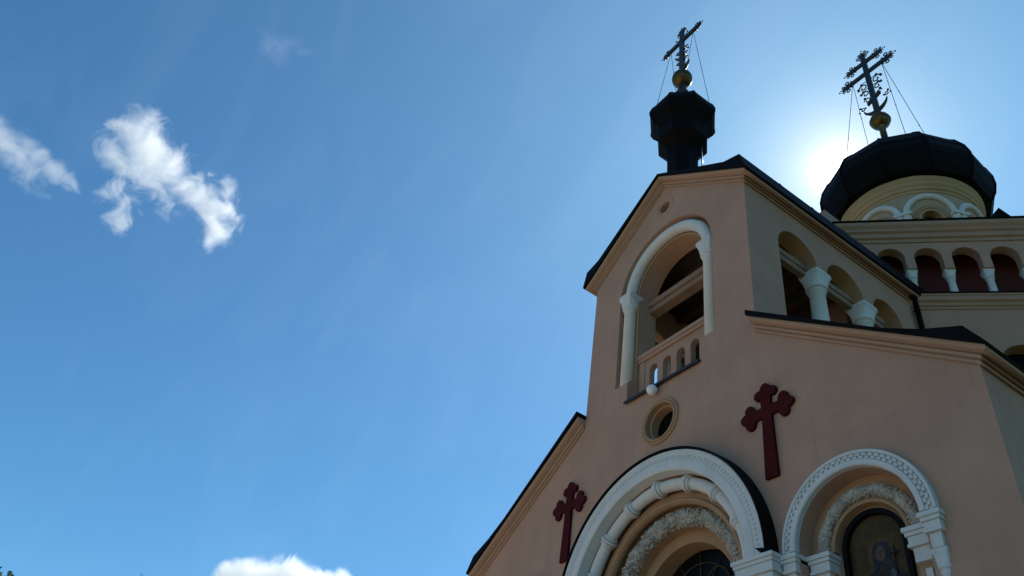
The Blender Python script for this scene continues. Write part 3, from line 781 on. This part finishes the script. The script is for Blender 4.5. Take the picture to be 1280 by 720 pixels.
# ------------------------------------------------------------------ things fixed to the facade
def wall_cross(cx, label):
    mb = MB(); cz = 1.85; hw = .108
    # one outline with trefoil ends, traced counter-clockwise
    def lobe(px, pz, r_, a0, a1, n=9): return [(px + r_ * math.cos(R(a0 + (a1 - a0) * i / n)), pz + r_ * math.sin(R(a0 + (a1 - a0) * i / n))) for i in range(n + 1)]
    r_ = .106
    pts = [(-.14, .5 - cz), (.14, .5 - cz), (hw, -hw)]
    L_ = .37
    pts += [(L_ - .1, -hw + .005)] + lobe(L_ + .02, -.155, r_, -160, 20) + lobe(L_ + .14, 0, r_ * .95, -60, 60) + lobe(L_ + .02, .155, r_, -20, 160) + [(L_ - .1, hw - .005)]
    pts += [(hw, hw), (hw + .01, L_ - .06)] + lobe(.155, L_ + .02, r_, -70, 110) + lobe(0, L_ + .14, r_ * .95, 30, 150) + lobe(-.155, L_ + .02, r_, 70, 250) + [(-hw - .01, L_ - .06), (-hw, hw)]
    pts += [(-L_ + .1, hw - .005)] + lobe(-L_ - .02, .155, r_, 20, 200) + lobe(-L_ - .14, 0, r_ * .95, 120, 240) + lobe(-L_ - .02, -.155, r_, 160, 340) + [(-L_ + .1, -hw + .005), (-hw, -hw)]
    mb.slab([(cx + a, cz + b) for a, b in pts], [], -.07, -.004, MF)
    o = mb.build('wall_cross', REDW, None, .012)
    return tag(o, label, 'cross', 'dark red crosses on the facade')
wall_cross(2.88, 'dark red trefoil cross fixed between the portal arch and the icon niche')
wall_cross(-3.04, 'dark red trefoil cross fixed under the sloping eave left of portal arch')
lamp = thing('globe_lamp', 'small round opal globe lamp below the belfry balustrade', 'lamp', (-.13, -.02, 3.8))
k = MB(); k.tube([(-.13, .0, 3.83), (-.13, -.12, 3.83), (-.13, -.15, 3.8)], .025, 8); part(k, 'bracket', IRON, lamp)
k = MB(); k.ball((-.13, -.17, 3.69), .125, 20); part(k, 'globe', GLOBE, lamp)

# painted icon in the right niche
def paint(name, col, var=.45, sc_=6.): return mat(name, tuple(c * .6 for c in col), .55, var, sc_, .1, 40, spec=.15)
icon = thing('icon_painting', 'arched dark painting of a saint holding a cross in the niche', 'painting', (NX, .45, -3.6))
k = MB()
Uring(k, NX, NZ, .475, .555, .36, .5, -3.7); k.box(NX - .555, NX + .555, .36, .5, -3.8, -3.7)
part(k, 'frame', mat('black_frame', (.006, .005, .005), .6, .2, 5, 0, spec=.1), icon, .01)
k = MB(); k.slab(arch(NX, NZ, .485, -3.69), [], .45, .49, MF)
part(k, 'painted_ground', paint('aged_gold_ground', (.12, .075, .03)), icon)
def flat(poly, y_, name, m_):
    b_ = MB(); b_.slab(poly, [], y_, y_ + .003, MF); part(b_, name, m_, icon)
hx, hz = NX + .05, -1.06
def ell(cx, cz, a, b, n=28, rot=0.): return [(cx + a * math.cos(2 * PI * i / n) * math.cos(rot) - b * math.sin(2 * PI * i / n) * math.sin(rot), cz + a * math.cos(2 * PI * i / n) * math.sin(rot) + b * math.sin(2 * PI * i / n) * math.cos(rot)) for i in range(n)]
flat(ell(hx, hz, .23, .23, 36), .447, 'halo', paint('halo_gold', (.17, .105, .035), .3, 9))
flat([(hx - .40, -2.6), (hx + .36, -2.6), (hx + .40, -1.62), (hx + .34, -1.44), (hx + .2, -1.32), (hx + .08, -1.27), (hx - .08, -1.27), (hx - .24, -1.34), (hx - .36, -1.48), (hx - .41, -1.7)], .4435, 'robe', paint('blue_grey_robe', (.045, .048, .06), .5, 8))
flat([(hx - .2, -2.6), (hx + .12, -2.6), (hx + .06, -1.5), (hx + .02, -1.28), (hx - .06, -1.28), (hx - .12, -1.5)], .440, 'undergarment', paint('brown_undergarment', (.075, .05, .04), .5, 9))
flat([(hx - .15, -1.34), (hx - .155, -1.16), (hx - .15, -1.02), (hx - .11, -.925), (hx - .04, -.88), (hx + .04, -.88), (hx + .11, -.925), (hx + .15, -1.02), (hx + .155, -1.16), (hx + .16, -1.34), (hx + .06, -1.28), (hx - .06, -1.28)], .4365, 'veil', paint('grey_veil', (.055, .055, .065), .5, 10))
flat(ell(hx - .01, hz - .015, .078, .112), .433, 'face', paint('face_tone', (.19, .125, .085), .4, 16))
dk = paint('brow_line', (.025, .017, .013))
for sx in (-1, 1):
    flat(ell(hx - .01 + sx * .033, hz + .006, .016, .007, 12), .4295, 'eye', dk)
    flat([(hx - .01 + sx * .014, hz + .024), (hx - .01 + sx * .052, hz + .028), (hx - .01 + sx * .05, hz + .034), (hx - .01 + sx * .014, hz + .032)], .4295, 'brow', dk)
flat([(hx - .013, hz + .01), (hx - .006, hz + .01), (hx + .004, hz - .03), (hx - .02, hz - .03)], .4295, 'nose', paint('nose_shade', (.11, .07, .05)))
flat(ell(hx - .01, hz - .06, .022, .006, 12), .4295, 'mouth', paint('lip', (.12, .045, .04)))
flat([(hx + .10, -1.36), (hx + .16, -1.33), (hx + .27, -1.55), (hx + .33, -1.95), (hx + .24, -2.05), (hx + .16, -1.7)], .433, 'sleeve', paint('pale_sleeve', (.17, .175, .18), .5, 9))
flat(ell(hx + .19, -1.47, .05, .028, 16, .7), .4295, 'hand', paint('hand_tone', (.17, .11, .075)))
flat([(hx + .19, -1.75), (hx + .212, -1.75), (hx + .225, -1.13), (hx + .285, -1.12), (hx + .285, -1.095), (hx + .225, -1.1), (hx + .228, -1.0), (hx + .206, -1.0), (hx + .203, -1.1), (hx + .145, -1.108), (hx + .145, -1.132), (hx + .202, -1.128)], .426, 'held_cross', paint('held_cross_paint', (.02, .02, .028)))

# ------------------------------------------------------------------ trees at the left edge
def tree(name, label, tip, h, cr, seed, spire):
    rnd = random.Random(seed); bx, by = tip[0], tip[1]; z0 = GZ; zt = tip[2]
    t = thing(name, label, 'tree', (bx, by, GZ))
    k = MB()
    P = [(bx + .08 * math.sin(i * 1.3) * (1 - i / 8), by + .08 * math.cos(i * 1.7) * (1 - i / 8), z0 - .1 + (zt - z0) * i / 8) for i in range(9)]
    k.tube(P, [.24 * (1 - i / 8) ** .8 + .008 for i in range(9)], 8)
    tips = []
    for i in range(26):
        f_ = rnd.uniform(.25, .95); a = rnd.uniform(0, 2 * PI); L_ = cr * (1 - f_) ** .7 * rnd.uniform(.7, 1.1) + .15
        b0 = Vector((bx, by, z0 + (zt - z0) * f_)); b1 = b0 + Vector((math.cos(a) * L_, math.sin(a) * L_, L_ * .6))
        b1.z = min(b1.z, zt - (.25 if spire else 1.1))
        k.tube([b0, (b0 + b1) / 2 + Vector((0, 0, .06)), b1], [.05 * (1 - f_) + .01, .03 * (1 - f_) + .008, .006], 5); tips.append((b0, b1))
    k.build('trunk', BARK, t)
    c = MB()
    def leaf(p, s_):
        d = Vector((rnd.gauss(0, 1), rnd.gauss(0, 1), rnd.gauss(0, 1))).normalized(); e = d.orthogonal().normalized(); g_ = d.cross(e)
        c.add([p - e * s_, p + g_ * s_ * .45, p + e * s_, p - g_ * s_ * .45], [(0, 1, 2, 3)])
    for b0, b1 in tips:
        for _ in range(80):
            q = b0 + (b1 - b0) * rnd.uniform(.35, 1.05); p = q + Vector((rnd.gauss(0, .22), rnd.gauss(0, .22), rnd.gauss(0, .18)))
            if p.z < zt - (0 if spire else .75): leaf(p, rnd.uniform(.06, .12))
    if spire:
        for _ in range(160):
            f_ = rnd.random(); leaf(Vector((bx + rnd.gauss(0, .05 + .22 * f_), by + rnd.gauss(0, .05 + .22 * f_), zt - .9 * f_)), rnd.uniform(.05, .09))
    else:
        for _ in range(9):
            f_ = rnd.random(); leaf(Vector((bx + rnd.gauss(0, .05), by + rnd.gauss(0, .05), zt - .5 * f_)), .035)
    c.build('crown', LEAF, t, merge=False)
tree('leafy_tree', 'leafy green tree whose rounded tip pokes up in the bottom left corner', (-22.09, -9.98, 1.5), 9, 2.2, 3, True)
tree('leafy_tree', 'tree showing only one thin bare twig tip above the bottom edge', (-27.27, -5.26, 4.38), 12, 2.4, 5, False)

# ------------------------------------------------------------------ clouds (lit volumes, far away)
def cloudmat(name, blobs, c0, dens, gap, amp, sc_, edge):
    """vapour: dense inside a chain of puffs, frayed by two scales of noise"""
    mt = bpy.data.materials.new(name); mt.use_nodes = True; t = mt.node_tree; t.nodes.clear(); L = t.links.new
    o = N(t, 'ShaderNodeOutputMaterial'); v = N(t, 'ShaderNodeVolumePrincipled'); tc = N(t, 'ShaderNodeTexCoord')
    wn = N(t, 'ShaderNodeTexNoise', Scale=sc_ * .8, Detail=3.); L(tc.outputs['Object'], wn.inputs['Vector'])
    sub = N(t, 'ShaderNodeVectorMath'); sub.operation = 'MULTIPLY_ADD'; L(wn.outputs['Color'], sub.inputs[0]); sub.inputs[1].default_value = (gap,) * 3; L(tc.outputs['Object'], sub.inputs[2])
    off = N(t, 'ShaderNodeVectorMath'); off.operation = 'SUBTRACT'; L(sub.outputs[0], off.inputs[0]); off.inputs[1].default_value = (gap / 2,) * 3
    acc = None
    for b in blobs:
        d = N(t, 'ShaderNodeVectorMath'); d.operation = 'DISTANCE'; L(off.outputs[0], d.inputs[0]); d.inputs[1].default_value = Vector(b[:3]) - c0
        f_ = N(t, 'ShaderNodeMath'); f_.operation = 'MULTIPLY_ADD'; L(d.outputs['Value'], f_.inputs[0]); wt = b[4] if len(b) > 4 else 1.; f_.inputs[1].default_value = -wt / b[3]; f_.inputs[2].default_value = wt
        if acc is None: acc = f_.outputs[0]
        else:
            mm = N(t, 'ShaderNodeMath'); mm.operation = 'SMOOTH_MAX'; mm.inputs[2].default_value = .5; L(acc, mm.inputs[0]); L(f_.outputs[0], mm.inputs[1]); acc = mm.outputs[0]
    n1 = N(t, 'ShaderNodeTexNoise', Scale=sc_, Detail=10., Roughness=.74, Distortion=.8); L(tc.outputs['Object'], n1.inputs['Vector'])
    na = N(t, 'ShaderNodeMath'); na.operation = 'MULTIPLY_ADD'; L(n1.outputs['Fac'], na.inputs[0]); na.inputs[1].default_value = amp; na.inputs[2].default_value = -amp * .5
    sm_ = N(t, 'ShaderNodeMath'); sm_.operation = 'ADD'; L(acc, sm_.inputs[0]); L(na.outputs[0], sm_.inputs[1])
    mr = N(t, 'ShaderNodeMapRange'); mr.inputs[1].default_value = .02; mr.inputs[2].default_value = edge; mr.inputs[3].default_value = 0; mr.inputs[4].default_value = dens
    L(sm_.outputs[0], mr.inputs[0]); L(mr.outputs[0], v.inputs['Density'])
    v.inputs['Color'].default_value = (.998, .999, 1, 1); v.inputs['Anisotropy'].default_value = .5
    L(v.outputs[0], o.inputs['Volume'])
    return mt
def cloud(label, blobs, dens, gap, amp, sc_, edge, grow, res=6.):
    mbd = bpy.data.metaballs.new('tmp'); mbd.resolution = res; mbd.render_resolution = res; mbd.threshold = .3
    c0 = sum((Vector(b[:3]) for b in blobs), Vector()) / len(blobs)
    for x_, y_, z_, r_ in [b[:4] for b in blobs]:
        e = mbd.elements.new(); e.co = Vector((x_, y_, z_)) - c0; e.radius = r_ * 1.6 * grow; e.stiffness = 2
    ob = bpy.data.objects.new('tmp', mbd); sc.collection.objects.link(ob)
    dg = bpy.context.evaluated_depsgraph_get(); dg.update()
    me = bpy.data.meshes.new_from_object(ob.evaluated_get(dg)); bpy.data.objects.remove(ob); bpy.data.metaballs.remove(mbd)
    for v in me.vertices: v.co = v.co + v.normal * noise.noise(v.co / 14) * 3
    me.materials.clear(); me.materials.append(cloudmat('cloud_vapour', blobs, c0, dens, gap, amp, sc_, edge))
    o = bpy.data.objects.new('cloud', me); o.location = c0; sc.collection.objects.link(o)
    return tag(o, label, 'cloud', 'small white clouds in the sky')
cloud('largest ragged white cloud trailing down to the right', [(-662, -115, 582, 20), (-673, -92, 573, 30), (-682, -123, 556, 16, .8), (-691, -101, 550, 23), (-682, -72, 565, 26), (-687, -43, 561, 24), (-691, -16, 556, 22), (-700, -3, 545, 19), (-708, 1, 535, 13), (-685, 2, 564, 14), (-689, 14, 559, 11), (-706, -105, 529, 13, .5), (-711, -93, 524, 13, .45), (-720, -85, 513, 13, .36), (-728, -80, 502, 11, .3), (-671, -7, 581, 9, .5)], .085, 38., 4.2, .032, 1.4, 1.45)
cloud('faint streaky white cloud cut by the left edge of the sky', [(-695, -220, 511, 22), (-694, -205, 517, 19), (-697, -188, 520, 19), (-703, -171, 518, 18), (-709, -156, 514, 17), (-711, -144, 514, 10)], .05, 38., 4.2, .028, 1.3, 1.45)
cloud('bright puffy cloud top rising from the bottom edge', [(-828, 175, 256, 18), (-824, 190, 259, 20), (-819, 210, 258, 19), (-810, 230, 268, 23), (-805, 247, 267, 19), (-799, 267, 266, 18), (-792, 280, 276, 14), (-788, 290, 270, 12), (-830, 190, 240, 28), (-818, 228, 244, 36), (-805, 266, 248, 30)], .10, 16., 1.8, .035, .45, 1.25)
cloud('barely visible thin wisp of cloud high in the upper left sky', [(-556, -31, 692, 16, .7), (-559, -46, 689, 13, .6), (-554, -16, 694, 12, .6)], .007, 40., 4., .03, 1.5, 1.5)
